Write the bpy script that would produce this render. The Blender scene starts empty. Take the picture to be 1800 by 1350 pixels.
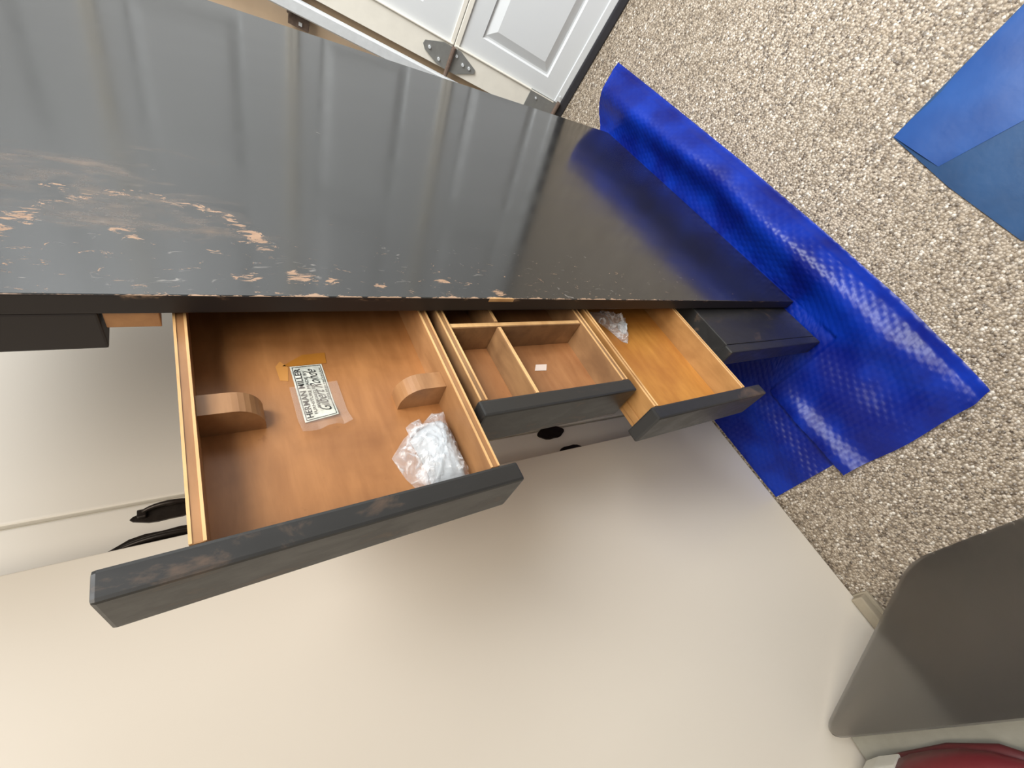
import bpy, bmesh, math, random
from mathutils import Vector, Matrix, noise

random.seed(7)
S = bpy.context.scene
COL = S.collection

# ------------------------------------------------------------------ camera
F = 749.5225139594074
RM = ((0.38462524, -0.42829448, -0.81769631),
      (-0.63151667, -0.76817781, 0.1053069),
      (-0.67323853, 0.47588516, -0.56593568))
cam_d = bpy.data.cameras.new('camera')
cam = bpy.data.objects.new('camera', cam_d)
COL.objects.link(cam)
right, down, fwd = (Vector(r).normalized() for r in RM)
m = Matrix((right, -down, -fwd)).transposed().to_4x4()
m.translation = Vector((0.33427553, -0.3844914, 1.27432493))
cam.matrix_world = m
cam_d.sensor_fit = 'HORIZONTAL'
cam_d.sensor_width = 36.0
cam_d.lens = 36.0 * F / 1800.0
cam_d.clip_start = 0.01
S.camera = cam

# ------------------------------------------------------------------ light
world = bpy.data.worlds.new('garage_ambient')
S.world = world
world.use_nodes = True
bg = world.node_tree.nodes['Background']
bg.inputs['Color'].default_value = (0.97, 0.97, 1.0, 1)
bg.inputs['Strength'].default_value = 0.27

def area(name, loc, target, size, power, color, size_y=None):
    d = bpy.data.lights.new(name, 'AREA')
    d.energy = power; d.color = color; d.size = size
    if size_y:
        d.shape = 'RECTANGLE'; d.size_y = size_y
    o = bpy.data.objects.new(name, d); COL.objects.link(o)
    o.location = loc
    o.rotation_euler = (Vector(target) - Vector(loc)).to_track_quat('-Z', 'Y').to_euler()
    return o

area('ceiling_light', (0.95, -0.60, 2.45), (-0.35, 0.0, 0.7), 0.7, 26, (1.0, 0.90, 0.76), 1.3)
area('door_fill_light', (1.5, 0.35, 2.3), (0.9, 1.1, 0.1), 1.1, 60, (0.97, 0.985, 1.0)).data.spread = math.radians(130)  # added fill lamp, aimed and narrowed to brighten the garage door

S.view_settings.view_transform = 'Standard'
S.view_settings.look = 'None'
S.view_settings.exposure = 0.0
S.view_settings.gamma = 1.0
S.view_settings.use_curve_mapping = False

# ------------------------------------------------------------------ materials
class NT:
    def __init__(self, name):
        self.m = bpy.data.materials.new(name); self.m.use_nodes = True
        self.t = self.m.node_tree; self.b = self.t.nodes['Principled BSDF']
        self.out = self.t.nodes['Material Output']
    def n(self, typ, **kw):
        nd = self.t.nodes.new(typ)
        for k, v in kw.items():
            if isinstance(v, tuple) and k == 'ins':
                continue
            setattr(nd, k, v)
        return nd
    def l(self, a, b): self.t.links.new(a, b)
    def coord(self, scale=(1, 1, 1), rot=(0, 0, 0)):
        g = self.n('ShaderNodeNewGeometry'); mp = self.n('ShaderNodeMapping')
        mp.inputs['Scale'].default_value = scale; mp.inputs['Rotation'].default_value = rot
        self.l(g.outputs['Position'], mp.inputs['Vector']); return mp.outputs['Vector']
    def noise(self, vec, scale, detail=4, rough=0.5, dist=0.0):
        nd = self.n('ShaderNodeTexNoise'); nd.inputs['Scale'].default_value = scale
        nd.inputs['Detail'].default_value = detail; nd.inputs['Roughness'].default_value = rough
        nd.inputs['Distortion'].default_value = dist
        self.l(vec, nd.inputs['Vector']); return nd.outputs['Fac']
    def ramp(self, fac, stops, interp='LINEAR'):
        r = self.n('ShaderNodeValToRGB'); r.color_ramp.interpolation = interp
        e = r.color_ramp.elements
        while len(e) < len(stops): e.new(0.5)
        for i, (p, c) in enumerate(stops):
            e[i].position = p
            e[i].color = (c, c, c, 1) if isinstance(c, (int, float)) else (*c, 1)
        self.l(fac, r.inputs['Fac']); return r.outputs['Color']
    def mix(self, fac, a, b, mode='MIX'):
        nd = self.n('ShaderNodeMix', data_type='RGBA', blend_type=mode)
        for s, v in ((nd.inputs[0], fac), (nd.inputs[6], a), (nd.inputs[7], b)):
            if isinstance(v, (int, float)): s.default_value = v
            elif isinstance(v, tuple): s.default_value = (*v, 1)
            else: self.l(v, s)
        return nd.outputs[2]
    def math(self, op, a, b=0.0, clamp=False):
        nd = self.n('ShaderNodeMath', operation=op, use_clamp=clamp)
        for s, v in ((nd.inputs[0], a), (nd.inputs[1], b)):
            if isinstance(v, (int, float)): s.default_value = v
            else: self.l(v, s)
        return nd.outputs[0]
    def mr(self, v, a, b, c=0.0, d=1.0, smooth=True):
        nd = self.n('ShaderNodeMapRange'); nd.interpolation_type = 'SMOOTHSTEP' if smooth else 'LINEAR'
        self.l(v, nd.inputs[0])
        for i, x in enumerate((a, b, c, d)): nd.inputs[i + 1].default_value = x
        return nd.outputs[0]
    def bump(self, h, strength=0.3, dist=0.002):
        nd = self.n('ShaderNodeBump'); nd.inputs['Strength'].default_value = strength
        nd.inputs['Distance'].default_value = dist
        self.l(h, nd.inputs['Height']); self.l(nd.outputs['Normal'], self.b.inputs['Normal'])
    def set(self, **kw):
        names = dict(col='Base Color', rough='Roughness', metal='Metallic', spec='Specular IOR Level', ior='IOR',
                     coat='Coat Weight', coatr='Coat Roughness', trans='Transmission Weight', alpha='Alpha')
        for k, v in kw.items():
            s = self.b.inputs[names[k]]
            if isinstance(v, tuple): s.default_value = (*v, 1)
            elif isinstance(v, (int, float)): s.default_value = v
            else: self.l(v, s)
        return self

def simple(name, col, rough=0.5, metal=0.0, var=0.06, scale=30, bump=0.0):
    t = NT(name); c = t.coord()
    n = t.noise(c, scale, 4)
    lo = tuple(max(0, x * (1 - var)) for x in col); hi = tuple(min(1, x * (1 + var)) for x in col)
    t.set(col=t.mix(n, lo, hi), rough=rough, metal=metal)
    if bump: t.bump(n, bump, 0.001)
    return t.m

def mat_black_top():
    t = NT('worn_black_lacquer'); g = t.n('ShaderNodeNewGeometry')
    sep = t.n('ShaderNodeSeparateXYZ'); t.l(g.outputs['Position'], sep.inputs[0])
    Y, Z = sep.outputs[1], sep.outputs[2]
    c = t.coord()
    # broad rubbed patches: brushed along the length of the desk, worst on the upper left
    cs = t.coord((1, 1.9, 0.75))
    n1 = t.noise(cs, 13, 8, 0.68, 0.5)
    yy = t.math('MULTIPLY', t.mr(Y, 0.03, 0.12), t.mr(Y, 0.34, 0.16))
    zz = t.mr(Z, 1.10, 1.30)
    reg = t.math('MULTIPLY', yy, zz)
    def dist(cy, cz, sy=1.0):
        a = t.math('MULTIPLY', t.math('SUBTRACT', Y, cy), sy); b = t.math('SUBTRACT', Z, cz)
        return t.math('SQRT', t.math('ADD', t.math('MULTIPLY', a, a), t.math('MULTIPLY', b, b)))
    ring = t.math('MULTIPLY', t.mr(t.math('ABSOLUTE', t.math('SUBTRACT', dist(0.055, 1.315), 0.105)), 0.022, 0.0), t.mr(Y, 0.05, 0.09))
    spots = None
    for cy, cz, r_ in ((0.034, 1.184, 0.030), (0.024, 1.152, 0.018), (0.030, 1.235, 0.022), (0.095, 1.33, 0.03), (0.09, 1.228, 0.02), (0.02, 1.10, 0.02), (0.035, 1.01, 0.02), (0.012, 0.93, 0.02), (0.16, 1.38, 0.04)):
        k_ = t.mr(dist(cy, cz, 1.6), r_, 0.0)
        spots = k_ if spots is None else t.math('MAXIMUM', spots, k_)
    local = t.math('MAXIMUM', ring, spots)
    thr = t.math('SUBTRACT', 0.74, t.math('MULTIPLY', reg, 0.28))
    rub = t.math('MULTIPLY', t.math('SUBTRACT', n1, t.math('SUBTRACT', thr, 0.03)), 4.0, True)
    # fine scratches and chips along the front edge band
    cf = t.coord((1, 2.6, 1.0))
    n2 = t.noise(cf, 42, 5, 0.7, 1.2)
    band = t.math('MULTIPLY', t.mr(Y, 0.24, 0.03), t.mr(Z, 0.05, 0.7, 0.55, 1.0))
    thr2 = t.math('SUBTRACT', t.math('SUBTRACT', 0.80, t.math('MULTIPLY', band, 0.175)), t.math('MULTIPLY', local, 0.20))
    chip = t.math('MULTIPLY', t.math('SUBTRACT', n2, thr2), 16.0, True)
    n3 = t.noise(t.coord((1, 1.0, 0.35), (0.5, 0, 0)), 90, 2, 0.5, 2.0)
    sc = t.math('MULTIPLY', t.math('SUBTRACT', n3, t.math('SUBTRACT', 0.775, t.math('MULTIPLY', band, 0.09))), 8.0, True)
    # bare front arris
    n4 = t.noise(t.coord((1, 1, 0.6)), 60, 4, 0.7)
    az = t.math('MULTIPLY', t.mr(Z, 0.35, 0.8, 0.25, 1.0), t.mr(Z, 1.42, 1.2, 0.3, 1.0))
    w = t.math('MULTIPLY', t.mr(n4, 0.42, 0.78, 0.0003, 0.008, False), az)
    ed = t.math('MULTIPLY', t.math('SUBTRACT', w, t.math('ABSOLUTE', Y)), 900.0, True)
    ed = t.math('MULTIPLY', ed, t.mr(sep.outputs[0], -0.0032, -0.0018))
    base = t.mix(t.noise(c, 5, 3), (0.016, 0.016, 0.015), (0.023, 0.023, 0.022))
    col = t.mix(t.math('MULTIPLY', rub, t.mr(t.noise(t.coord((1, 2.2, 0.8)), 40, 5, 0.7), 0.35, 0.7, 0.12, 0.55)), base, (0.26, 0.175, 0.115))
    wood = t.mix(t.noise(c, 80, 3), (0.24, 0.13, 0.07), (0.52, 0.33, 0.20))
    col = t.mix(t.math('MULTIPLY', chip, 0.85), col, wood)
    col = t.mix(t.math('MULTIPLY', sc, 0.5), col, (0.36, 0.33, 0.30))
    col = t.mix(t.math('MULTIPLY', ed, 0.85), col, (0.42, 0.27, 0.17))
    wear = t.math('MAXIMUM', rub, t.math('MAXIMUM', chip, ed))
    r = t.math('ADD', t.mr(t.noise(t.coord((1, 1, 0.3)), 14, 4), 0.3, 0.7, 0.13, 0.18), t.math('MULTIPLY', wear, 0.3))
    t.set(col=col, rough=r, ior=1.70)
    t.bump(t.noise(c, 120, 2), 0.03, 0.0006)
    return t.m

def mat_edge():
    t = NT('matt_black_edge'); g = t.n('ShaderNodeNewGeometry')
    sep = t.n('ShaderNodeSeparateXYZ'); t.l(g.outputs['Position'], sep.inputs[0])
    n = t.noise(t.coord((1, 1, 0.4)), 50, 5, 0.65)
    w = t.math('MULTIPLY', t.mr(sep.outputs[0], -0.007, -0.001), t.mr(n, 0.55, 0.7))
    col = t.mix(w, (0.022, 0.018, 0.017), (0.36, 0.23, 0.14))
    t.set(col=col, rough=0.5, ior=1.4)
    return t.m

def mat_black(name='black_lacquer', wear=0.5, brown=(0.20, 0.12, 0.07)):
    t = NT(name); c = t.coord((1, 1, 0.45))
    n = t.noise(c, 30, 6, 0.65, 0.5)
    k = t.math('MULTIPLY', t.math('SUBTRACT', n, 0.62 - 0.06 * wear), 5.0 * wear, True)
    base = t.mix(t.noise(c, 8, 3), (0.017, 0.017, 0.017), (0.028, 0.027, 0.025))
    t.set(col=t.mix(k, base, brown), rough=t.mr(n, 0.3, 0.7, 0.32, 0.46), ior=1.48)
    return t.m

def mat_wood(name, lo, hi, dark, rough=0.42):
    t = NT(name)
    c = t.coord(); cg = t.coord((4, 1.0, 5))
    grain = t.noise(cg, 12, 5, 0.55, 0.3)
    blot = t.noise(c, 9, 4, 0.55, 0.3)
    col = t.mix(t.mr(grain, 0.15, 0.85), lo, hi)
    col = t.mix(t.mr(blot, 0.42, 0.72, 0.0, 0.55), col, dark)
    sp = t.noise(c, 55, 3, 0.6)
    col = t.mix(t.mr(sp, 0.68, 0.78, 0.0, 0.35), col, dark)
    t.set(col=col, rough=rough)
    t.bump(grain, 0.06, 0.0008)
    return t.m

def mat_floor():
    t = NT('pebble_epoxy_floor'); c = t.coord()
    v = t.n('ShaderNodeTexVoronoi'); v.inputs['Scale'].default_value = 195; t.l(c, v.inputs['Vector'])
    v2 = t.n('ShaderNodeTexVoronoi'); v2.inputs['Scale'].default_value = 300; t.l(c, v2.inputs['Vector'])
    s = t.n('ShaderNodeSeparateColor'); t.l(v.outputs['Color'], s.inputs[0])
    s2 = t.n('ShaderNodeSeparateColor'); t.l(v2.outputs['Color'], s2.inputs[0])
    col = t.ramp(s.outputs[0], [(0.0, (0.05, 0.036, 0.026)), (0.14, (0.19, 0.145, 0.10)), (0.35, (0.36, 0.29, 0.21)),
                                (0.62, (0.46, 0.385, 0.295)), (0.85, (0.60, 0.52, 0.42)), (0.95, (0.86, 0.80, 0.70))], 'CONSTANT')
    col2 = t.ramp(s2.outputs[1], [(0.0, (0.14, 0.10, 0.07)), (0.25, (0.34, 0.275, 0.20)), (0.6, (0.50, 0.42, 0.325)), (0.9, (0.74, 0.67, 0.56))], 'CONSTANT')
    col = t.mix(0.30, col, col2)
    gap = t.mr(v.outputs['Distance'], 0.45, 0.75, 0.0, 0.6)
    col = t.mix(gap, col, (0.13, 0.10, 0.07))
    big = t.noise(c, 3.0, 3)
    col = t.mix(t.mr(big, 0.35, 0.75, 0.0, 0.22), col, (0.22, 0.17, 0.11))
    t.set(col=col, rough=0.38)
    h = t.math('SUBTRACT', 1.0, v.outputs['Distance'])
    t.bump(h, 0.7, 0.004)
    return t.m

def mat_cream(name, col=(0.78, 0.72, 0.62), rough=0.28):
    t = NT(name); c = t.coord()
    n = t.noise(c, 2.5, 3); n2 = t.noise(c, 150, 2)
    t.set(col=t.mix(n, tuple(x * 0.985 for x in col), tuple(min(1, x * 1.015) for x in col)), rough=rough)
    t.bump(n2, 0.03, 0.0004)
    return t.m

def mat_wrap(name, c0=(0.0008, 0.008, 0.17), c1=(0.0015, 0.030, 0.36), rough=0.34):
    t = NT(name); c = t.coord()
    n = t.noise(c, 7, 3)
    lw = t.n('ShaderNodeLayerWeight'); lw.inputs['Blend'].default_value = 0.35
    col = t.mix(t.mr(n, 0.35, 0.7), c0, c1)
    t.set(col=col, rough=rough, spec=0.32)
    tr = t.n('ShaderNodeBsdfTranslucent'); tr.inputs['Color'].default_value = (0.02, 0.12, 0.8, 1)
    mx = t.n('ShaderNodeMixShader'); mx.inputs[0].default_value = 0.12
    t.l(t.b.outputs[0], mx.inputs[1]); t.l(tr.outputs[0], mx.inputs[2]); t.l(mx.outputs[0], t.out.inputs[0])
    t.bump(t.noise(c, 60, 3), 0.15, 0.002)
    return t.m

def mat_film(name, tint=(1, 1, 1), clear=0.62, rough=0.12, col=(0.85, 0.87, 0.9), bumps=True):
    t = NT(name); c = t.coord()
    t.set(col=col, rough=rough, spec=1.0)
    tp = t.n('ShaderNodeBsdfTransparent'); tp.inputs['Color'].default_value = (*tint, 1)
    mx = t.n('ShaderNodeMixShader')
    if bumps:
        v = t.n('ShaderNodeTexNoise'); v.inputs['Scale'].default_value = 48; v.inputs['Detail'].default_value = 2
        v.inputs['Distortion'].default_value = 1.5; t.l(c, v.inputs['Vector'])
        t.bump(v.outputs['Fac'], 0.6, 0.006)
        f = t.mr(v.outputs['Fac'], 0.45, 0.72, clear + 0.12, clear - 0.35)
        t.l(f, mx.inputs[0])
    else:
        mx.inputs[0].default_value = clear
    t.l(t.b.outputs[0], mx.inputs[1]); t.l(tp.outputs[0], mx.inputs[2]); t.l(mx.outputs[0], t.out.inputs[0])
    return t.m

def mat_frost(name, tint, dif, k, rough):
    t = NT(name)
    t.set(col=dif, rough=0.35)
    rf = t.n('ShaderNodeBsdfRefraction'); rf.inputs['Color'].default_value = (*tint, 1)
    rf.inputs['Roughness'].default_value = rough; rf.inputs['IOR'].default_value = 1.08
    mx = t.n('ShaderNodeMixShader'); mx.inputs[0].default_value = k
    t.l(t.b.outputs[0], mx.inputs[1]); t.l(rf.outputs[0], mx.inputs[2]); t.l(mx.outputs[0], t.out.inputs[0])
    return t.m

def mat_label():
    t = NT('silver_label_foil'); c = t.coord()
    n = t.noise(c, 110, 5, 0.6)
    n2 = t.noise(c, 22, 3)
    col = t.mix(t.mr(n, 0.3, 0.7), (0.50, 0.53, 0.48), (0.84, 0.85, 0.76))
    col = t.mix(t.mr(n2, 0.4, 0.7, 0, .5), col, (0.62, 0.63, 0.52))
    t.set(col=col, rough=0.32, metal=0.15)
    return t.m

M = dict(
    top=mat_black_top(), edge=mat_edge(), black=mat_black(), black_worn=mat_black('rubbed_black_lacquer', 0.9, (0.15, 0.095, 0.06)),
    wood1=mat_wood('drawer_maple_left', (0.31, 0.130, 0.042), (0.45, 0.205, 0.072), (0.19, 0.072, 0.022)),
    wood2=mat_wood('drawer_maple_middle', (0.30, 0.125, 0.046), (0.42, 0.20, 0.08), (0.18, 0.07, 0.025)),
    wood3=mat_wood('drawer_maple_right', (0.44, 0.175, 0.030), (0.60, 0.27, 0.055), (0.34, 0.11, 0.02)),
    rim=mat_wood('pale_rim_maple', (0.56, 0.32, 0.13), (0.80, 0.52, 0.24), (0.30, 0.14, 0.05)),
    under=mat_wood('brown_rail_wood', (0.30, 0.14, 0.05), (0.46, 0.24, 0.09), (0.18, 0.08, 0.03)),  # brown wood of the drawer guides
    cream=mat_cream('cream_satin_paint'), cream2=mat_cream('dresser_cream_paint', (0.90, 0.865, 0.79), 0.38),
    floor=mat_floor(), wrap=mat_wrap('blue_bubble_plastic'),
    wrap2=mat_wrap('faded_blue_plastic', (0.008, 0.055, 0.23), (0.016, 0.085, 0.31), 0.42),
    wrap3=mat_wrap('dark_teal_plastic', (0.003, 0.040, 0.12), (0.008, 0.060, 0.17), 0.42),
    iron=simple('dark_iron', (0.045, 0.036, 0.030), 0.38, 0.6, 0.5, 120, 0.4),
    steel=simple('galvanised_steel', (0.33, 0.335, 0.32), 0.45, 0.5, 0.15, 60),
    bright=simple('bright_galvanised_track', (0.78, 0.82, 0.84), 0.35, 0.25, 0.1, 60),
    rust=simple('rusty_steel', (0.15, 0.105, 0.08), 0.7, 0.1, 0.5, 150, 0.3),
    door=simple('white_door_steel', (0.69, 0.715, 0.72), 0.45, 0, 0.02, 6),
    stile=simple('warm_white_stile', (0.80, 0.77, 0.68), 0.5, 0, 0.08, 25),
    jamb=simple('tan_jamb_timber', (0.70, 0.53, 0.36), 0.6, 0, 0.10, 20),
    seal=simple('black_rubber_seal', (0.03, 0.03, 0.035), 0.6, 0, 0.2, 60),
    wall=simple('off_white_plaster', (0.66, 0.64, 0.58), 0.8, 0, 0.04, 40, 0.1),
    label=mat_label(), ink=simple('black_ink', (0.03, 0.03, 0.03), 0.5, 0, 0.1, 50),
    amber=simple('amber_tape_residue', (0.36, 0.145, 0.022), 0.3, 0, 0.2, 60),
    white=simple('white_foam', (0.50, 0.545, 0.58), 0.5, 0, 0.04, 50, 0.15),
    paper=simple('pale_paper_sticker', (0.72, 0.60, 0.52), 0.5, 0, 0.05, 80),
    film=mat_film('clear_crumpled_film', clear=0.74), filmflat=mat_film('clear_tape_film', clear=0.80, rough=0.2, col=(0.70, 0.62, 0.56), bumps=False),
    smoke=mat_frost('smoked_frosted_plastic', (0.78, 0.77, 0.75), (0.14, 0.14, 0.14), 0.84, 0.42),
    cloth=simple('off_white_cloth', (0.27, 0.26, 0.215), 0.9, 0, 0.12, 60, 0.5),
    red=simple('dark_red_leather', (0.15, 0.018, 0.022), 0.42, 0, 0.12, 90, 0.2),
    shoewhite=simple('white_leather', (0.66, 0.64, 0.56), 0.45, 0, 0.06, 90, 0.2),
    tan=simple('beige_foam_pad', (0.34, 0.29, 0.21), 0.8, 0, 0.08, 60),
)

# ------------------------------------------------------------------ helpers
def link_mesh(name, verts, faces, mat, parent=None, origin=None, smooth=False, mats=None, fmat=None):
    """world-space verts; a top-level object gets its origin at the base centre."""
    if parent is not None and origin is None:
        origin = parent['_o']
    if origin is None:
        xs, ys, zs = zip(*verts)
        origin = ((min(xs) + max(xs)) / 2, (min(ys) + max(ys)) / 2, min(zs))
    ox, oy, oz = origin
    me = bpy.data.meshes.new(name)
    me.from_pydata([(x - ox, y - oy, z - oz) for x, y, z in verts], [], faces)
    for mm in (mats or [mat]): me.materials.append(mm)
    if fmat:
        for p, k in zip(me.polygons, fmat): p.material_index = k
    if smooth:
        for p in me.polygons: p.use_smooth = True
    me.update()
    o = bpy.data.objects.new(name, me); COL.objects.link(o)
    if parent is not None:
        o.parent = parent
        po = parent['_o']
        o.location = (ox - po[0], oy - po[1], oz - po[2])
    else:
        o.location = origin
    o['_o'] = [ox, oy, oz]
    return o

def box_geo(x0, x1, y0, y1, z0, z1, bev=0.0, seg=2):
    bm = bmesh.new()
    bmesh.ops.create_cube(bm, size=1.0)
    for v in bm.verts:
        v.co = Vector(((x0 + x1) / 2 + v.co.x * (x1 - x0), (y0 + y1) / 2 + v.co.y * (y1 - y0), (z0 + z1) / 2 + v.co.z * (z1 - z0)))
    if bev: bmesh.ops.bevel(bm, geom=bm.edges[:], offset=bev, segments=seg, profile=0.6, affect='EDGES')
    vs = [tuple(v.co) for v in bm.verts]; fs = [tuple(v.index for v in f.verts) for f in bm.faces]
    bm.free(); return vs, fs

def join(*gs):
    V, Fc = [], []
    for v, f in gs:
        o = len(V); V += v; Fc += [tuple(i + o for i in q) for q in f]
    return V, Fc

def box(name, d, mat, parent=None, bev=0.0, seg=2, xf=None):
    v, f = box_geo(*d, bev, seg)
    if xf: v = [xf(p) for p in v]
    return link_mesh(name, v, f, mat, parent)

def root(name, loc, label, cat, group=None):
    o = bpy.data.objects.new(name, None); COL.objects.link(o); o.location = loc
    o.empty_display_size = 0.05
    o['_o'] = list(loc); return tag(o, label, cat, group)

def tag(o, label, cat, group=None):
    o['label'] = label; o['category'] = cat
    if group: o['group'] = group
    return o

def struct(o):
    o['kind'] = 'structure'; return o

def prism(poly, lo, hi, axis):
    """extrude a 2-D polygon; axis = the extruded axis (0,1,2)."""
    n = len(poly); V = []
    for h in (lo, hi):
        for a, b in poly:
            V.append({0: (h, a, b), 1: (a, h, b), 2: (a, b, h)}[axis])
    Fc = [tuple(range(n))[::-1], tuple(range(n, 2 * n))] + [(i, (i + 1) % n, n + (i + 1) % n, n + i) for i in range(n)]
    return V, Fc

def tube(path, r, seg=8, closed=False):
    V, Fc = [], []
    n = len(path)
    for i, p in enumerate(path):
        p = Vector(p)
        a = Vector(path[max(i - 1, 0)]); b = Vector(path[min(i + 1, n - 1)])
        t = (b - a).normalized()
        u = t.cross(Vector((0.31, 0.2, 0.93)))
        if u.length < 1e-4: u = t.cross(Vector((1, 0, 0)))
        u.normalize(); w = t.cross(u)
        rr = r[i] if isinstance(r, (list, tuple)) else r
        for k in range(seg):
            an = 2 * math.pi * k / seg
            V.append(tuple(p + rr * (math.cos(an) * u + math.sin(an) * w)))
    for i in range(n - 1):
        for k in range(seg):
            Fc.append((i * seg + k, i * seg + (k + 1) % seg, (i + 1) * seg + (k + 1) % seg, (i + 1) * seg + k))
    Fc.append(tuple(range(seg))[::-1]); Fc.append(tuple((n - 1) * seg + k for k in range(seg)))
    return V, Fc

# ================================================================== SETTING
struct(box('floor', (-2.6, 3.6, -3.2, 3.2, -0.03, 0.0), M['floor']))

# garage door: local frame (a along the door, b up, c towards the room)
DO = Vector((-0.077, 1.214, 0.0))
DU = Vector((0.979, -0.202, 0.0)).normalized()
DW = Vector((0.1006, 0.181, 0.978)).normalized()
DN = -DW.cross(DU).normalized()
if DN.y > 0: DN = -DN
def dx(p): return tuple(DO + DU * p[0] + DW * p[1] + DN * p[2])
def dbox(name, a0, a1, b0, b1, c0, c1, mat, parent, bev=0.0):
    return box(name, (a0, a1, b0, b1, c0, c1), mat, parent, bev, 2, dx)

door = bpy.data.objects.new('door_1', None); COL.objects.link(door)
door.location = DO; door['_o'] = list(DO); door['kind'] = 'structure'
SEC, GAP = 0.497, 0.006
def door_section(b0, first):
    """steel skin with raised panels, one mesh."""
    lo = b0 + (0.062 if first else 0.0); hi = b0 + SEC - GAP
    gs = [box_geo(-0.048, 2.42, lo, hi, -0.04, 0.0, 0.003)]
    pw, pitch = 0.47, 0.555
    po = []
    for k in range(4):
        a0 = 0.098 + k * pitch; a1 = a0 + pw; c0 = b0 + 0.130; c1 = b0 + 0.412
        po.append((a0, a1, c0, c1))
    return gs, po
sec_objs = []
for i in range(4):
    b0 = i * SEC + (0.0 if i else 0.0)
    gs, po = door_section(b0, i == 0)
    # skin: outer frame minus panels -> build a grid sheet with recessed fields
    lo = b0 + (0.058 if i == 0 else 0.002); hi = b0 + SEC - GAP
    V, Fc = [], []
    def quad(*pts):
        o = len(V); V.extend(pts); Fc.append(tuple(range(o, o + len(pts))))
    A0, A1 = -0.048, 2.42
    prev = A0
    for (a0, a1, c0, c1) in po:
        quad((prev, lo, 0), (a0, lo, 0), (a0, hi, 0), (prev, hi, 0))
        quad((a0, lo, 0), (a1, lo, 0), (a1, c0, 0), (a0, c0, 0))
        quad((a0, c1, 0), (a1, c1, 0), (a1, hi, 0), (a0, hi, 0))
        rings = [(0, 0.0), (0.004, -0.007), (0.010, -0.007), (0.040, 0.004), (0.042, 0.004)]
        for (s, cz), (s2, cz2) in zip(rings, rings[1:]):
            p = [(a0 + s, c0 + s, cz), (a1 - s, c0 + s, cz), (a1 - s, c1 - s, cz), (a0 + s, c1 - s, cz)]
            q = [(a0 + s2, c0 + s2, cz2), (a1 - s2, c0 + s2, cz2), (a1 - s2, c1 - s2, cz2), (a0 + s2, c1 - s2, cz2)]
            for k in range(4): quad(p[k], p[(k + 1) % 4], q[(k + 1) % 4], q[k])
        quad(*q)
        prev = a1
    quad((prev, lo, 0), (A1, lo, 0), (A1, hi, 0), (prev, hi, 0))
    # edges and back
    quad((A0, lo, 0), (A0, lo, -0.04), (A1, lo, -0.04), (A1, lo, 0))
    quad((A0, hi, 0), (A1, hi, 0), (A1, hi, -0.04), (A0, hi, -0.04))
    quad((A0, lo, 0), (A0, hi, 0), (A0, hi, -0.04), (A0, lo, -0.04))
    quad((A1, lo, 0), (A1, lo, -0.04), (A1, hi, -0.04), (A1, hi, 0))
    quad((A0, lo, -0.04), (A0, hi, -0.04), (A1, hi, -0.04), (A1, lo, -0.04))
    so = link_mesh('door_panel', [dx(p) for p in V], Fc, M['door'], door)
    # end stile with a thin bright flange
    st_lo = 0.064 if i == 0 else b0 + 0.004
    v, f = join(box_geo(-0.048, 0.036, st_lo, hi, 0.0005, 0.004, 0.001), box_geo(0.0355, 0.0395, st_lo, hi, 0.0005, 0.010, 0.001))
    link_mesh('end_stile', [dx(p) for p in v], f, M['stile'], door)
    # seam strip between sections
    if i:
        v, f = join(box_geo(-0.04, 2.42, b0 - 0.020, b0 - 0.003, 0.0005, 0.006, 0.002), box_geo(-0.04, 2.42, b0 - 0.001, b0 + 0.014, 0.0005, 0.005, 0.002))
        link_mesh('seam_strip', [dx(p) for p in v], f, M['stile'], door)
# bottom retainer and rubber seal
dbox('bottom_retainer', -0.03, 2.42, 0.033, 0.060, -0.03, 0.004, M['door'], door, 0.002)
dbox('rubber_seal', -0.0, 2.42, 0.001, 0.033, -0.03, 0.008, M['seal'], door, 0.006)
# roller hinge across the first seam
for hb in (0.497, 0.994, 1.491):
    pl = [(-0.004, hb + 0.098), (-0.018, hb + 0.088), (-0.040, hb + 0.040), (-0.046, hb), (-0.045, hb - 0.030), (-0.012, hb - 0.098),
          (0.000, hb - 0.098), (0.030, hb - 0.030), (0.030, hb + 0.034), (0.008, hb + 0.094)]
    V, Fc = prism([(a, b) for a, b in pl], 0.007, 0.010, 2)
    h = link_mesh('roller_hinge', [dx(p) for p in V], Fc, M['steel'], door)
    V, Fc = tube([(0.034, hb - 0.002, 0.016), (-0.11, hb - 0.002, 0.018)], 0.0075, 10)
    link_mesh('hinge_pin', [dx(p) for p in V], Fc, M['rust'], h)
    for (a, b) in ((-0.004, hb + 0.075), (-0.024, hb + 0.035), (-0.004, hb - 0.05), (-0.004, hb - 0.075), (0.012, hb - 0.02)):
        V, Fc = prism([(a + 0.005 * math.cos(k * math.pi / 3), b + 0.005 * math.sin(k * math.pi / 3)) for k in range(6)], 0.010, 0.014, 2)
        link_mesh('bolt', [dx(p) for p in V], Fc, M['bright'], h)
# bottom corner bracket
V, Fc = join(box_geo(-0.045, 0.042, 0.036, 0.172, 0.006, 0.009, 0.001), box_geo(-0.045, -0.042, 0.036, 0.172, 0.006, 0.03, 0.001))
br = link_mesh('corner_bracket', [dx(p) for p in V], Fc, M['steel'], door)
V, Fc = tube([(0.048, 0.045, 0.014), (-0.09, 0.045, 0.016)], 0.008, 10)
link_mesh('roller_axle', [dx(p) for p in V], Fc, M['rust'], br)
for (a, b) in ((0.02, 0.14), (0.066, 0.05), (-0.02, 0.10)):
    V, Fc = prism([(a + 0.004 * math.cos(k * math.pi / 3), b + 0.004 * math.sin(k * math.pi / 3)) for k in range(6)], 0.0095, 0.013, 2)
    link_mesh('bolt', [dx(p) for p in V], Fc, M['bright'], br)

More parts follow.
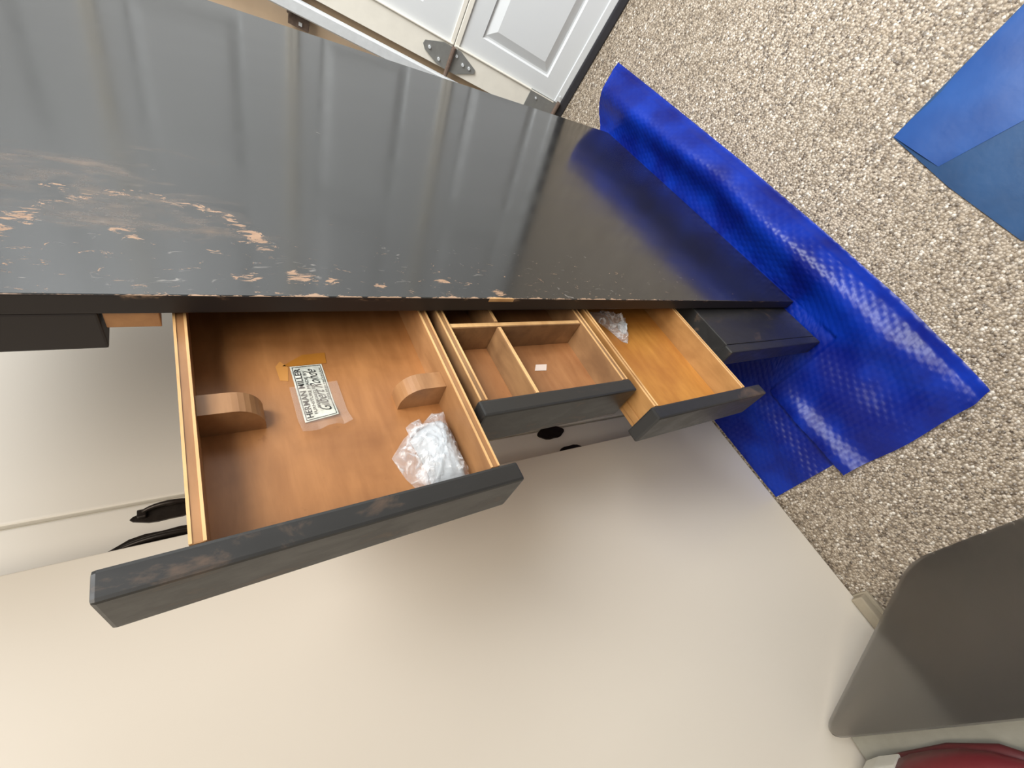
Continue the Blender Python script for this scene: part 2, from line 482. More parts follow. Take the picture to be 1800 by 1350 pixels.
# track and jamb beside the door, wall beyond
prof = [(-0.100, 0.0), (-0.100, 0.030), (-0.094, 0.036), (-0.064, 0.036), (-0.060, 0.032), (-0.060, 0.022), (-0.063, 0.022), (-0.063, 0.033), (-0.097, 0.033), (-0.097, 0.0)]
V, Fc = [], []
for h in (0.02, 2.3):
    V += [dx((a, h, c)) for a, c in prof]
n = len(prof)
Fc = [tuple(range(n)), tuple(range(n, 2 * n))[::-1]] + [(i, n + i, n + (i + 1) % n, (i + 1) % n) for i in range(n)]
tr = link_mesh('trim_1', V, Fc, M['bright']); struct(tr)
jb = link_mesh('trim_2', *[([dx(p) for p in g[0]], g[1]) for g in [box_geo(-0.30, -0.0485, 0.0, 2.3, -0.12, -0.045, 0.002)]][0], M['jamb']); struct(jb)
g = join(box_geo(-0.150, -0.100, 0.935, 0.995, -0.044, -0.004, 0.002), box_geo(-0.105, -0.098, 0.945, 0.985, -0.03, 0.0, 0.001))
bk = link_mesh('track_bracket', [dx(p) for p in g[0]], g[1], M['rust'], jb)
g = box_geo(-0.140, -0.130, 0.955, 0.965, -0.004, 0.001, 0.001)
link_mesh('bolt', [dx(p) for p in g[0]], g[1], M['bright'], jb)
g = box_geo(-2.0, -0.30, 0.0, 2.6, -0.18, -0.06)
struct(link_mesh('wall_back', [dx(p) for p in g[0]], g[1], M['wall']))

# ================================================================== DESK (stood on its end)
DZ0 = 0.006
desk = root('desk', (-0.05, 0.45, DZ0), 'long black lacquered desk stood on its end with brown wear along its front edge', 'desk')
v, f = box_geo(-0.022, 0.0, 0.0, 0.915, DZ0, 1.775, 0.0016, 2)
def _nrm(q):
    a, b, c_ = (Vector(v[i]) for i in q[:3]); return (b - a).cross(c_ - a).normalized()
link_mesh('desktop', v, f, M['top'], desk, mats=[M['top'], M['edge']], fmat=[0 if _nrm(q).x > 0.5 else 1 for q in f])
V, Fc = prism([(-0.0007, 0.912), (0.0012, 0.914), (0.0016, 0.930), (0.0026, 0.936), (0.0022, 0.950), (-0.0007, 0.954)], -0.0050, 0.0003, 0)
link_mesh('bare_chip', V, Fc, M['rim'], desk)
# apron, rails and drawer guides under the top
box('back_apron', (-0.105, -0.0225, 0.86, 0.885, DZ0 + 0.03, 1.745), M['black'], desk, 0.001)
box('end_apron', (-0.105, -0.0225, 0.05, 0.859, 1.72, 1.745), M['black'], desk, 0.001)
for z0, z1, y0 in ((1.312, 1.352, 0.003), (1.0255, 1.0335, 0.03), (0.7535, 0.7585, 0.03), (0.440, 0.478, 0.05)):
    r = box('drawer_guide', (-0.042, -0.0225, y0, 0.855, z0, z1), M['under'], desk, 0.001)
# chip on the front arris
pass
# pull-out slides at both ends
sl = box('slide', (-0.066, -0.0221, 0.0001, 0.42, 1.3545, 1.76), M['edge'], desk, 0.002)
sl['label'] = 'pull-out slide pushed fully in'
box('slide', (-0.062, -0.026, -0.101, 0.40, DZ0 + 0.004, 0.428), M['black'], desk, 0.002)
box('slide_front', (-0.066, -0.026, -0.1225, -0.1015, DZ0 + 0.002, 0.434), M['black'], desk, 0.003)

def drawer(name, label, z0, z1, fz0, fz1, yf, wood, depth=0.50, rim=0.011, fmat=None):
    """z0..z1 box, fz0..fz1 front, yf = outer face of the front; opens along -y."""
    r = root(name, (-0.06, yf, fz0), label, 'drawer')
    T = 0.022; yb = yf + T            # back of the front board
    x1, x0 = -0.031, -0.088
    fr = box('drawer_front', (-0.093, -0.030, yf, yb, fz0, fz1), fmat or M['black_worn'], r, 0.003)
    ye = yb + depth
    for a, b in ((z0, z0 + rim), (z1 - rim, z1)):
        s = box('side_panel', (x0, x1, yb, ye, a, b), M['side'] if 'side' in M else wood, r, 0.0012)
    box('bottom_panel', (-0.0845, -0.079, yb, ye, z0 + rim, z1 - rim), wood, r)
    box('back_panel', (x0 + .01, x1, ye - 0.012, ye, z0 + rim, z1 - rim), wood, r, 0.001)
    return r

def two_tone(woodmat):
    return woodmat

# left drawer
M['side'] = mat_wood('side_maple_left', (0.25, 0.120, 0.048), (0.42, 0.22, 0.095), (0.20, 0.09, 0.03))
d1 = drawer('wide_drawer', 'widest open drawer with plain undivided floor, furthest from the floor', 1.037, 1.303, 1.016, 1.354, -0.252, M['wood1'])
def support(z_wall, z_end, r):
    s = 1 if z_end > z_wall else -1
    pts = [(-0.0789, z_wall), (-0.0789, z_end)]
    R_ = 0.030
    for k in range(0, 9):
        a = math.pi / 2 * k / 8
        pts.append((-0.0740 + R_ * math.sin(a), z_end - s * R_ * (1 - math.cos(a)) * 0.9))
    pts.append((-0.044, z_wall))
    V, Fc = prism([(x, z) for x, z in pts], -0.108, -0.085, 1)
    V = [(x, y, z) for (x, y, z) in V]
    bm = bmesh.new(); vs = [bm.verts.new(p) for p in V]
    for q in Fc: bm.faces.new([vs[i] for i in q])
    bmesh.ops.recalc_face_normals(bm, faces=bm.faces[:])
    V = [tuple(v.co) for v in bm.verts]; bm.verts.index_update(); Fc = [tuple(v.index for v in q.verts) for q in bm.faces]; bm.free()
    return link_mesh('support_block', V, Fc, M['side'], r)
support(1.2918, 1.238, d1); support(1.0482, 1.102, d1)

# middle drawer
M['side'] = mat_wood('side_maple_middle', (0.19, 0.10, 0.045), (0.34, 0.19, 0.085), (0.10, 0.045, 0.02))
d2 = drawer('divided_drawer', 'open drawer with thin wooden partitions, between the other two open drawers', 0.761, 1.023, 0.758, 1.0265, -0.167, M['wood2'])
for d in ((-0.0215, -0.0125, 0.7725, 1.0115), (-0.1445, -0.0217, 0.9305, 0.9375), (-0.0123, 0.33, 0.9305, 0.9375)):
    pt = box('partition', (-0.079, -0.0337, *d), M['side'], d2, 0.0008)
    e = 0.0012
    box('rim_bead', (-0.0336, -0.0330, d[0] + e, d[1] - e, d[2] + e, d[3] - e), M['rim'], pt)

# right drawer
M['side'] = mat_wood('side_maple_right', (0.26, 0.125, 0.038), (0.42, 0.22, 0.075), (0.18, 0.075, 0.02))
d3 = drawer('narrow_drawer', 'open drawer with bright orange wooden floor, nearest the blue bubble wrap', 0.485, 0.747, 0.434, 0.7560, -0.222, M['wood3'], rim=0.009)

# pale rubbed rims on the drawer sides (thin beading lines along both upper edges)
def rims(r, zs, y0, y1, w=0.0022):
    for z in zs:
        box('rim_bead', (-0.0315, -0.0302, y0, y1, z - w / 2, z + w / 2), M['rim'], r)
rims(d1, (1.3018, 1.2932, 1.0468, 1.0384), -0.2295, 0.27)
rims(d2, (1.0216, 1.0134, 0.7708, 0.7624), -0.1445, 0.35)
rims(d3, (0.7458, 0.7395, 0.4926, 0.4864), -0.1995, 0.30)
# runner groove strips on the outer sides
for r, z, y0 in ((d1, 1.0362, -0.2295), (d2, 0.7602, -0.1445), (d3, 0.4842, -0.1995)):
    pass
box('runner_strip', (-0.078, -0.066, -0.1995, 0.28, 0.7472, 0.7510), M['side'], d3, 0.0008)
box('runner_strip', (-0.064, -0.052, -0.1445, 0.33, 1.0232, 1.0250), M['rim'], d2, 0.0006)

# ------------------------------------------------------------------ label with lettering, taped to the drawer floor
LX = -0.0786
lab = root('maker_label', (LX, -0.07, 1.165), 'silver maker label with black lettering taped to the wide drawer floor', 'label')
def lp(u, v):
    """u along the long side (towards the desk top edge), v across; corners measured on the drawer floor."""
    A = Vector((-0.109, 1.2025)); B = Vector((-0.0295, 1.2045)); Cc = Vector((-0.0285, 1.1705)); D = Vector((-0.105, 1.1680))
    p = (A * (1 - u) + B * u) * (1 - v) + (D * (1 - u) + Cc * u) * v
    return p
def lsheet(name, u0, u1, v0, v1, x, mat, par, lift=None, single=False):
    V, Fc = [], []; nu, nv = 14, 6
    for i in range(nu + 1):
        for j in range(nv + 1):
            u = u0 + (u1 - u0) * i / nu; v_ = v0 + (v1 - v0) * j / nv; p = lp(u, v_)
            h = lift(u, v_) if lift else 0
            V.append((x + h, p.x, p.y))
    for i in range(nu):
        for j in range(nv):
            a = i * (nv + 1) + j; Fc.append((a, a + nv + 1, a + nv + 2, a + 1))
    if single: return link_mesh(name, V, Fc, mat, par)
    n0 = len(V); V += [(x_ - 0.00025, y_, z_) for x_, y_, z_ in V]
    Fc += [tuple(k + n0 for k in q)[::-1] for q in Fc[:nu * nv]]
    return link_mesh(name, V, Fc, mat, par)
curl = lambda u, v: 0.004 * max(0.0, 0.25 - u) * 4 * (0.4 + v) * 0.6 + 0.0003
face = lsheet('label_face', 0, 1, 0, 1, LX, M['label'], lab, curl)
bo = []
e = 0.035
for (u0, u1, v0, v1) in ((0.02, 0.98, 0.05, 0.065), (0.02, 0.98, 0.935, 0.95), (0.02, 0.027, 0.05, 0.95), (0.973, 0.98, 0.05, 0.95)):
    lsheet('printed_border', u0, u1, v0, v1, LX + 0.0005, M['ink'], face, curl)
def letters(txt, u0, v0, size, par, shear=0.0, width=None, rise=0.0, bold=0.0):
    cu = bpy.data.curves.new('txt', 'FONT'); cu.body = txt; cu.size = 1.0; cu.shear = shear
    cu.resolution_u = 3; cu.offset = bold
    o = bpy.data.objects.new('txt', cu); COL.objects.link(o)
    dg = bpy.context.evaluated_depsgraph_get(); dg.update()
    me = bpy.data.meshes.new_from_object(o.evaluated_get(dg))
    xs = [v.co.x for v in me.vertices]; w = max(xs) - min(xs)
    L = 0.0795; Wd = 0.0345
    sx = (width * L / w) if width else size
    V = []
    for v in me.vertices:
        u = u0 + (v.co.x - min(xs)) * sx / L; vv = v0 - v.co.y * size / Wd - rise * (u - u0)
        p = lp(u, vv); V.append((LX + 0.0006 + curl(u, vv), p.x, p.y))
    Fc = [tuple(p.vertices) for p in me.polygons]
    bpy.data.objects.remove(o); bpy.data.meshes.remove(me); bpy.data.curves.remove(cu)
    return link_mesh('lettering', V, Fc, M['ink'], par)
letters('HERMAN MILLER', 0.055, 0.27, 0.0092, face, width=0.89, bold=0.008)
letters('FURNITURE MADE BY', 0.10, 0.42, 0.0046, face, width=0.80)
letters('DESIGNED BY', 0.20, 0.56, 0.0042, face, width=0.42)
letters('Gilbert Rohde', 0.12, 0.86, 0.0170, face, shear=0.7, width=0.80, rise=0.16)
letters('ZEELAND MICHIGAN', 0.30, 0.915, 0.0032, face, width=0.62)
# clear tape over the label and amber tape residue
tp_ = lsheet('clear_tape', -0.20, 0.62, -0.18, 1.30, LX + 0.0002, M['filmflat'], lab,
             lambda u, v: 0.0012 + 0.010 * max(0, 0.05 - u) * 4 * (0.3 + 0.7 * abs(math.sin(9 * v))), single=True)
am = link_mesh('amber_residue', *join(([(LX, -0.0275, 1.212), (LX, -0.012, 1.1885), (LX, -0.0105, 1.163), (LX, -0.0275, 1.1645), (LX, -0.0285, 1.205)],
                                      [(0, 1, 2, 3, 4)])), M['amber'], lab)
gl = [(LX, -0.0275, 1.2185), (LX, -0.020, 1.213), (LX, -0.030, 1.206), (LX, -0.050, 1.209), (LX, -0.048, 1.217)]
link_mesh('amber_residue', gl, [(0, 1, 2, 3, 4)], mat_wood('glue_stain', (0.46, 0.20, 0.04), (0.56, 0.27, 0.08), (0.4, 0.16, 0.03), 0.3), lab)

# small sticker in the middle drawer
pts = [(-0.062, 0.866), (-0.0635, 0.845), (-0.0755, 0.853), (-0.0735, 0.8745)]
V, Fc = prism(pts, -0.0788, -0.0784, 0)
tag(link_mesh('sticker', V, Fc, M['paper']), 'small blank pale sticker on the floor of the divided drawer', 'sticker')

# ------------------------------------------------------------------ crumpled bags
def crumple(outline, cx, base, height, seed, nr=16, amp=0.006, sharp=1.0):
    """closed puffy sheet over an outline in (y,z); rises from base towards +x."""
    n = len(outline); na = n * 5
    pts = []
    for i in range(na):
        k = i / 5; a = outline[int(k) % n]; b = outline[(int(k) + 1) % n]; t = k - int(k)
        pts.append((a[0] + (b[0] - a[0]) * t, a[1] + (b[1] - a[1]) * t))
    V, Fc = [], []
    rnd = Vector((seed * 3.1, seed * 7.7, seed * 1.3))
    for r in range(1, nr + 1):
        s = r / nr
        for (y, z) in pts:
            yy = cx[0] + (y - cx[0]) * s; zz = cx[1] + (z - cx[1]) * s
            q = Vector((yy * 55, zz * 55, 0)) + rnd
            cr = abs(noise.noise(q)) * 2 + abs(noise.noise(q * 2.3)) + 0.5 * abs(noise.noise(q * 5))
            h = height * (1 - s ** 2.4) ** 0.8
            x = base + 0.0012 + h + amp * (cr - 0.6) * (0.25 + 0.75 * (1 - s ** 4))
            V.append((max(x, base + 0.0006), yy, zz))
    V.append((base + height, cx[0], cx[1])); ctr = len(V) - 1
    for k in range(na): Fc.append((ctr, k, (k + 1) % na))
    for r in range(nr - 1):
        for k in range(na):
            a = r * na + k; b = r * na + (k + 1) % na
            Fc.append((a, a + na, b + na, b))
    o = (nr - 1) * na; b0 = len(V)
    V += [(base + 0.0004, y, z) for (_, y, z) in V[o:o + na]]
    for k in range(na): Fc.append((o + k, b0 + k, b0 + (k + 1) % na, o + (k + 1) % na))
    Fc.append(tuple(b0 + k for k in range(na))[::-1])
    return V, Fc
bag = root('hardware_bag', (-0.0785, -0.19, 1.03), 'crumpled clear plastic bag with white foam inside, in the corner of the wide drawer', 'bag')
out1 = [(-0.171, 1.128), (-0.198, 1.121), (-0.2275, 1.106), (-0.2280, 1.076), (-0.2275, 1.056), (-0.215, 1.0505), (-0.176, 1.0502), (-0.148, 1.0506),
        (-0.124, 1.052), (-0.122, 1.064), (-0.133, 1.078), (-0.139, 1.090), (-0.150, 1.108)]
V, Fc = crumple(out1, (-0.180, 1.083), -0.0785, 0.026, 2.2, 18, 0.008)
link_mesh('bag_film', V, Fc, M['film'], bag)
out2 = [(-0.155, 1.102), (-0.178, 1.098), (-0.200, 1.096), (-0.219, 1.097), (-0.2225, 1.078), (-0.222, 1.058), (-0.200, 1.0545), (-0.172, 1.0535), (-0.146, 1.054), (-0.134, 1.058), (-0.135, 1.074), (-0.146, 1.092)]
V, Fc = crumple(out2, (-0.180, 1.075), -0.0780, 0.023, 5.4, 12, 0.004)
link_mesh('foam_wrap', V, Fc, M['white'], bag, smooth=True)
V, Fc = crumple([(-0.127, 1.081), (-0.131, 1.094), (-0.136, 1.101), (-0.150, 1.100), (-0.148, 1.084), (-0.140, 1.078)], (-0.139, 1.089), -0.0785, 0.008, 8.1, 5, 0.003)
link_mesh('bag_flap', V, Fc, M['film'], bag)
bag2 = root('empty_plastic_bag', (-0.0785, 0.0, 0.57), 'small crumpled clear plastic bag in the orange-floored drawer', 'bag')
V, Fc = crumple([(0.050, 0.672), (0.052, 0.640), (0.042, 0.612), (0.020, 0.590), (-0.004, 0.6035), (-0.034, 0.628), (-0.028, 0.640), (0.000, 0.650), (0.026, 0.664)],
                (0.018, 0.632), -0.0785, 0.016, 3.7, 10, 0.010)
link_mesh('bag_film', V, Fc, M['film'], bag2)
V, Fc = crumple([(0.020, 0.602), (0.006, 0.606), (-0.010, 0.616), (0.002, 0.624), (0.018, 0.616)], (0.006, 0.613), -0.0783, 0.012, 9.7, 5, 0.005)
link_mesh('bag_fold', V, Fc, M['white'], bag2)

# ================================================================== CREAM CABINET (large plain side) and dresser behind
SLOPE = 0.028
def tilt(p): return (p[0], p[1] + SLOPE * p[2], p[2])
cab = root('cabinet', (-0.43, -0.75, 0.004), 'large plain cream cabinet panel standing below the drawers, edge on the blue wrap', 'cabinet')
PADZ = 0.010
V, Fc = box_geo(-0.428, -0.402, -1.55, -0.092, PADZ, 1.85, 0.0022, 3)
link_mesh('side_panel', [tilt(p) for p in V], Fc, M['cream'], cab)
V, Fc = box_geo(-0.470, -0.428, -1.53, -0.112, PADZ, 1.83, 0.002)
link_mesh('case', [tilt(p) for p in V], Fc, M['cream'], cab)
# foam pad under it
V, Fc = box_geo(-0.455, -0.365, -0.730, -0.652, 0.0005, 0.0098, 0.002)
V2, Fc2 = box_geo(-0.400, -0.372, -0.728, -0.655, 0.0098, 0.034, 0.004)
tag(link_mesh('floor_pad', *join((V, Fc), (V2, Fc2)), M['tan']), 'beige folded foam pad under the lower corner of the cream panel', 'pad')

DX = -0.52
dr = root('dresser', (DX - 0.2, 0.3, 0.0), 'cream dresser with dark iron pulls standing behind the open drawers', 'dresser')
def dbx(name, d, mat, par=dr, bev=0.002):
    V, Fc = box_geo(*d, bev, 3); return link_mesh(name, [tilt(p) for p in V], Fc, mat, par)
dbx('case', (-0.92, DX - 0.022, -0.30, 0.86, 0.002, 1.84), M['cream2'])
fr1 = dbx('drawer_front', (DX - 0.0215, DX - 0.006, 0.041, 0.60, 0.02, 1.82), M['cream2'], bev=0.005)
fr2 = dbx('drawer_front', (DX - 0.0215, DX + 0.004, -0.16, 0.029, 0.02, 1.82), M['cream2'], bev=0.005)
fr3 = dbx('drawer_front', (DX - 0.0215, DX + 0.004, -0.29, -0.168, 0.02, 1.82), M['cream2'], bev=0.005)
def pull(y, z, L=0.105, hw=0.017, par=fr2, bail=True):
    n = 20; poly = []
    for k in range(n):
        a = 2 * math.pi * k / n
        rr = 1 + 0.07 * math.cos(6 * a)
        poly.append((y + SLOPE * z + hw * math.sin(a) * rr, z + L / 2 * math.cos(a) * (1.0 + 0.04 * math.cos(4 * a))))
    V, Fc = prism(poly, DX + 0.0042, DX + 0.0080, 0)
    plate = link_mesh('pull_plate', V, Fc, M['iron'], par)
    yy = y + SLOPE * z
    if bail:
        path = []
        for k in range(13):
            a = math.pi * k / 12
            path.append((DX + 0.010 + 0.012 * math.sin(a), yy + 0.005 + 0.005 * math.sin(a), z + L * 0.36 * math.cos(a)))
        V, Fc = tube(path, [0.0045 - 0.0012 * abs(math.cos(math.pi * k / 12)) for k in range(13)], 8)
        link_mesh('bail', V, Fc, M['iron'], par, smooth=True)
        for s in (-1, 1):
            V, Fc = box_geo(DX + 0.0078, DX + 0.016, yy - 0.003, yy + 0.011, z + s * L * 0.36 - 0.006, z + s * L * 0.36 + 0.006, 0.002)
            link_mesh('bail_post', V, Fc, M['iron'], par)
pull(0.004, 1.362, 0.100, 0.013); pull(0.018, 0.524, 0.092, 0.020, bail=False)
pull(-0.052, 1.372, 0.150, 0.026); pull(-0.058, 0.492, 0.105, 0.026, bail=False)

# ================================================================== BLUE BUBBLE WRAP
def wrap_sheet(name, x0f, x1f, y0, y1, hfun, mat, label, group, step=0.0042, pitch=0.0165, amp=0.0013):
    ny = int((y1 - y0) / step); nx = int(0.62 / step)
    V = []; th = 0.0012
    wid = max(x1f(y0 + (y1 - y0) * k / 20) - x0f(y0 + (y1 - y0) * k / 20) for k in range(21))
    nx = int(wid / step)
    def bub(x, y):
        p = pitch; r = y / (p * 0.866); ri = round(r); best = 9
        for rr in (ri - 1, ri, ri + 1):
            off = 0.5 * (rr % 2); c = round(x / p - off) + off
            d = math.hypot(x - c * p, y - rr * p * 0.866); best = min(best, d)
        t = best / (p * 0.46)
        return math.sqrt(max(0, 1 - t * t)) if t < 1 else 0
    for i in range(ny + 1):
        y = y0 + (y1 - y0) * i / ny; a, b = x0f(y), x1f(y)
        for j in range(nx + 1):
            s = j / nx; x = a + (b - a) * s
            X, Yp, Z = hfun(x, y, s, i / ny)
            V.append((X, Yp, Z + th + amp * bub(x, y)))
    Fc = []
    for i in range(ny):
        for j in range(nx):
            q = i * (nx + 1) + j; Fc.append((q, q + 1, q + nx + 2, q + nx + 1))
    o = link_mesh(name, V, Fc, mat, smooth=True)
    return tag(o, label, 'bubble wrap', group)

def sm(a, b, x):
    t = min(1, max(0, (x - a) / (b - a))); return t * t * (3 - 2 * t)
# lower layer next to the cream cabinet
def wl_h(x, y, s, v):
    h = 0.0006 + 0.010 * math.exp(-((x + 0.29 + 0.02 * math.sin(y * 9)) / 0.035) ** 2) * sm(0.02, -0.12, y)
    h += 0.002 * (noise.noise(Vector((x * 14, y * 9, 1.0))) + 0.5) * sm(-0.1, -0.25, y)
    if y > -0.08: h = min(h, 0.001)
    return x, y, h
wrap_sheet('bubble_wrap', lambda y: -0.399, lambda y: -0.170 - 0.02 * math.sin(y * 7) + 0.15 * sm(-0.13, 0.0, y), -0.376, 0.86, wl_h, M['wrap'],
           'flat lower sheet of blue bubble wrap along the cream cabinet edge', 'blue bubble wrap under the desk')
# upper layer with the rolled outer edge
def wu_x0(y):
    return -0.205 + 0.175 * sm(-0.15, -0.02, y)
def wu_x1(y):
    # developed width: outer edge curls over
    pts = ((-0.42, 0.117), (-0.395, 0.122), (-0.33, 0.130), (-0.17, 0.146), (0.08, 0.160), (0.40, 0.172), (0.8, 0.180), (1.1, 0.185))
    for (a, p), (b, q) in zip(pts, pts[1:]):
        if y <= b: return p + (q - p) * max(0.0, (y - a) / (b - a))
    return 0.185
def wu_h(x, y, s, v):
    k = sm(-0.02, 0.03, x)
    ridge_c = x1v(y) - 0.066 + 0.006 * math.sin(y * 5); rw = 0.050
    H = 0.055 * sm(-0.42, 0.1, y) + 0.012
    d = (x - ridge_c) / rw
    h = H * math.exp(-d * d * 0.9) * (0.9 + 0.25 * noise.noise(Vector((y * 4, 3.0, 0))))
    h += 0.010 * k * noise.noise(Vector((x * 9, y * 5, 4.0)))
    h *= k if y > -0.02 else (k * sm(-0.16, -0.02, y) + (1 - sm(-0.16, -0.02, y)))
    # front part: soft ripples and a lifted hem
    front = sm(-0.05, -0.25, y)
    h += front * (0.010 * (0.5 + 0.5 * math.sin((x * 38) + 6 * y)) + 0.006 * (noise.noise(Vector((x * 12, y * 12, 7.0))) + 0.5))
    h += 0.016 * front * math.exp(-((x - x_left(y)) / 0.03) ** 2)
    h = max(h, 0.0)
    base = 0.0022
    if x < 0.004 and y > -0.14: h = 0.0
    edge = sm(0.0, 0.02, x1v(y) - x)
    z = base + h * (0.15 + 0.85 * edge)
    return x, y + 0.0, z
def x_left(y): return wu_x0(y) + 0.02
def x1v(y): return wu_x1(y)
# front hem is slanted: shear y with x
def wu_full(x, y, s, v):
    X, Yp, Z = wu_h(x, y, s, v)
    hem = (1 - v)
    Yp = Yp + (0.003 * math.sin(X * 26) + 0.012 * sm(0.08, 0.125, X)) * hem ** 6
    back = v ** 10
    Yp += back * (0.05 * (X - 0.05) / 0.2 - 0.03 + 0.02 * math.sin(X * 40))
    return X, Yp, Z
wrap_sheet('bubble_wrap', wu_x0, wu_x1, -0.410, 1.015, wu_full, M['wrap'],
           'blue bubble wrap sheet with raised ridge lying beside the black desktop', 'blue bubble wrap under the desk')

# second, duller blue piece at the far right
def flat_sheet(name, poly, z0, z1, mat):
    V, Fc = prism(poly, z0, z1, 2); return V, Fc
b2 = root('blue_tarp', (0.45, 0.0, 0.001), 'dull blue folded plastic sheet lying alone on the pebble floor', 'plastic sheet')
V, Fc = prism([(0.368, 0.119), (0.345, -0.040), (0.333, -0.206), (0.95, -0.60), (1.10, 0.112)], 0.001, 0.0035, 2)
link_mesh('sheet_layer', V, Fc, M['wrap3'], b2)
nx_, ny_ = 30, 30; V = []; Fc = []
for i in range(nx_ + 1):
    for j in range(ny_ + 1):
        u, v_ = i / nx_, j / ny_
        p0 = Vector((0.369, 0.118)).lerp(Vector((1.09, 0.108)), u); p1 = Vector((0.3635, 0.004)).lerp(Vector((0.75, -0.15)), u)
        p = p0.lerp(p1, v_)
        V.append((p.x, p.y, 0.004 + 0.003 * math.sin(math.pi * v_) ** 0.7 + 0.0015 * noise.noise(Vector((p.x * 12, p.y * 12, 2)))))
for i in range(nx_):
    for j in range(ny_):
        a = i * (ny_ + 1) + j; Fc.append((a, a + ny_ + 1, a + ny_ + 2, a + 1))
link_mesh('folded_layer', V, Fc, M['wrap2'], b2, smooth=True)

# ================================================================== BOTTOM RIGHT: stool, cloth, shoe, smoked sheet
st = root('stool', (-0.05, -1.0, 0.0), 'low stool under the off-white cloth at the bottom right', 'stool')
box('seat', (-0.385, 0.32, -1.30, -0.800, 0.325, 0.350), M['shoewhite'], st, 0.006)
for x in (-0.33, 0.27):
    for y in (-1.25, -1.06):
        box('leg', (x - 0.016, x + 0.016, y - 0.016, y + 0.016, 0.0, 0.3248), M['shoewhite'], st, 0.003)
V, Fc = [], []
nx_, ny_ = 60, 46
for i in range(nx_ + 1):
    for j in range(ny_ + 1):
        x = -0.39 + 0.73 * i / nx_; y = -1.31 + 0.522 * j / ny_
        z = 0.3515 + 0.010 * abs(noise.noise(Vector((x * 7, y * 5, 0.3)))) + 0.004 * abs(noise.noise(Vector((x * 22, y * 16, 3))))
        V.append((x, y, z))
for i in range(nx_):
    for j in range(ny_):
        a = i * (ny_ + 1) + j; Fc.append((a, a + ny_ + 1, a + ny_ + 2, a + 1))
tag(link_mesh('cloth', V, Fc, M['cloth'], smooth=True), 'rumpled off-white cloth spread under the red and white shoe', 'cloth')

# shoe lying along +x, sole on the cloth
SX, SY, SZ = -0.388, -0.850, 0.364
shoe = root('shoe', (SX + 0.13, SY, SZ), 'dark red shoe with a white pierced end panel, lying on the off-white cloth', 'shoe')
def shoe_loft(secs, n=20):
    V, Fc = [], []
    for (x, w, h, yo, z0) in secs:
        for k in range(n):
            a = 2 * math.pi * k / n
            cy, cz = math.cos(a), math.sin(a)
            yy = w * math.copysign(abs(cy) ** 0.8, cy)
            zz = z0 + (h * max(0, cz) ** 0.8 if cz > 0 else -0.006 * abs(cz))
            V.append((SX + x, SY + yo + yy, SZ + zz))
    m_ = len(secs)
    for i in range(m_ - 1):
        for k in range(n):
            Fc.append((i * n + k, i * n + (k + 1) % n, (i + 1) * n + (k + 1) % n, (i + 1) * n + k))
    Fc.append(tuple(range(n))[::-1]); Fc.append(tuple((m_ - 1) * n + k for k in range(n)))
    return V, Fc
V, Fc = shoe_loft([(0.075, 0.034, 0.058, 0, 0.018), (0.10, 0.040, 0.060, 0, 0.018), (0.14, 0.044, 0.056, 0, 0.018), (0.18, 0.044, 0.048, 0, 0.018), (0.22, 0.038, 0.038, 0, 0.018), (0.25, 0.026, 0.026, 0, 0.018), (0.265, 0.010, 0.012, 0, 0.018)])
link_mesh('upper', V, Fc, M['red'], shoe, smooth=True)
V, Fc = shoe_loft([(0.002, 0.018, 0.050, 0, 0.012), (0.012, 0.030, 0.074, 0, 0.012), (0.04, 0.036, 0.080, 0, 0.012), (0.0765, 0.0380, 0.068, 0, 0.012)])
hp = link_mesh('heel_panel', V, Fc, M['shoewhite'], shoe)
hp['label'] = 'white panel with a dark eyelet'
V, Fc = shoe_loft([(0.004, 0.010, 0.012, 0, 0.004), (0.014, 0.026, 0.014, 0, 0.004), (0.08, 0.037, 0.014, 0, 0.004), (0.16, 0.046, 0.014, 0, 0.004), (0.23, 0.041, 0.014, 0, 0.004), (0.262, 0.024, 0.012, 0, 0.004), (0.272, 0.008, 0.01, 0, 0.004)])
link_mesh('sole', V, Fc, simple('dark_red_rubber', (0.09, 0.012, 0.014), 0.5), shoe, smooth=True)
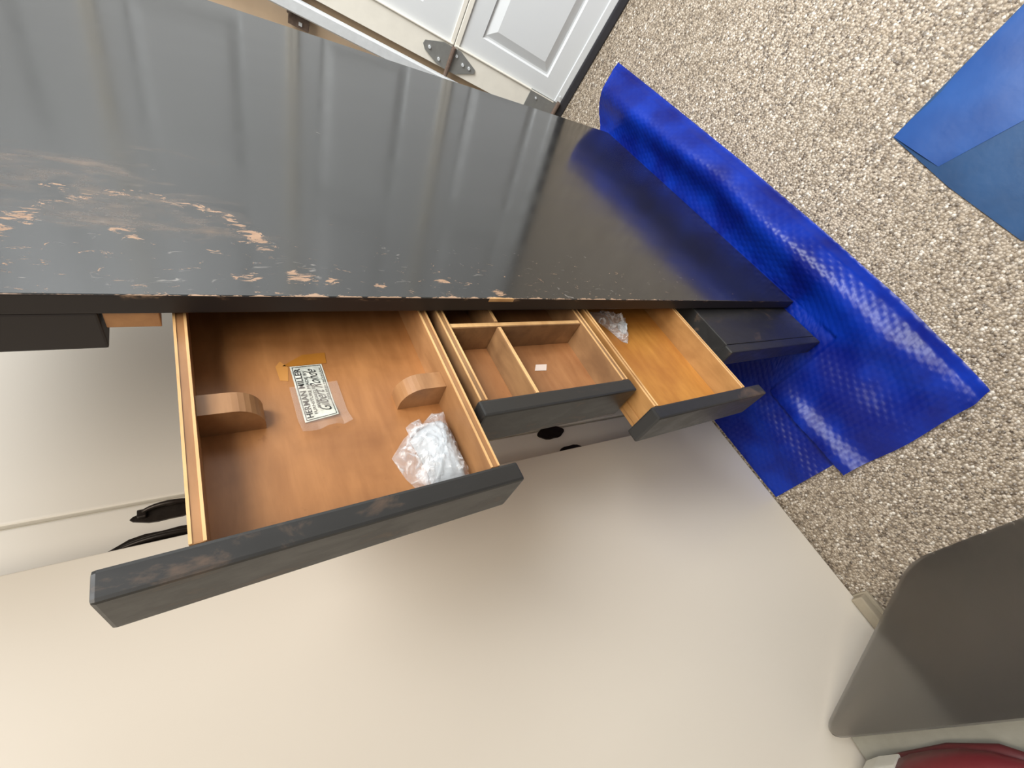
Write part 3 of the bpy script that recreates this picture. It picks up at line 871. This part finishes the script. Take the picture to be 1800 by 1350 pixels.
def dot(x, y, z, r, mat, name):
    V, Fc = [], []
    for i in range(5):
        t = math.pi * i / 4
        for k in range(10):
            a = 2 * math.pi * k / 10
            V.append((SX + x + r * math.sin(t) * math.cos(a), SY + y + r * 0.7 * math.sin(t) * math.sin(a), SZ + z + r * 0.35 * math.cos(t)))
    for i in range(4):
        for k in range(10): Fc.append((i * 10 + k, i * 10 + (k + 1) % 10, (i + 1) * 10 + (k + 1) % 10, (i + 1) * 10 + k))
    link_mesh(name, V, Fc, mat, shoe, smooth=True)
dot(0.038, 0.014, 0.0905, 0.0055, M['ink'], 'eyelet')
dot(0.100, 0.008, 0.0785, 0.0045, M['shoewhite'], 'eyelet')
dot(0.085, -0.004, 0.0785, 0.0050, M['shoewhite'], 'eyelet')
dot(0.118, 0.030, 0.063, 0.013, M['shoewhite'], 'side_patch')
# small white box at the very edge
tag(box('white_box', (-0.128, -0.02, -0.93, -0.822, 0.364, 0.392), M['white'], None, 0.003), 'small white box on the off-white cloth at the photo corner', 'box')

# smoked sheet: foot on the floor, upper edge leaning on the stool seat
def spt(u, v):
    """u 0..1 along x, v 0 foot .. 1 top."""
    A = Vector((-0.2365, -0.624, 0.0015)); B = Vector((0.30, -0.609, 0.0015)); Cc = Vector((0.30, -0.750, 0.425)); D = Vector((-0.3985, -0.7600, 0.425))
    return (A * (1 - u) + B * u) * (1 - v) + (D * (1 - u) + Cc * u) * v
def rounded(r=0.045, n=7):
    pts = []
    W_, H_ = 0.6, 0.45
    for cx, cy, a0 in ((r, r, math.pi), (W_ - r, r, 1.5 * math.pi), (W_ - r, H_ - r, 0), (r, H_ - r, 0.5 * math.pi)):
        for k in range(n + 1):
            a = a0 + math.pi / 2 * k / n
            pts.append(((cx + r * math.cos(a)) / W_, (cy + r * math.sin(a)) / H_))
    return pts
rp = rounded()
nn = (spt(1, 0) - spt(0, 0)).cross(spt(0, 1) - spt(0, 0)).normalized() * 0.003
V = [tuple(spt(u, v)) for u, v in rp] + [tuple(spt(u, v) + nn) for u, v in rp]
n = len(rp)
Fc = [tuple(range(n)), tuple(range(n, 2 * n))[::-1]] + [(i, n + i, n + (i + 1) % n, (i + 1) % n) for i in range(n)]
tag(link_mesh('plastic_sheet', V, Fc, M['smoke']), 'smoky grey see-through plastic sheet leaning beside the cream cabinet', 'plastic sheet')
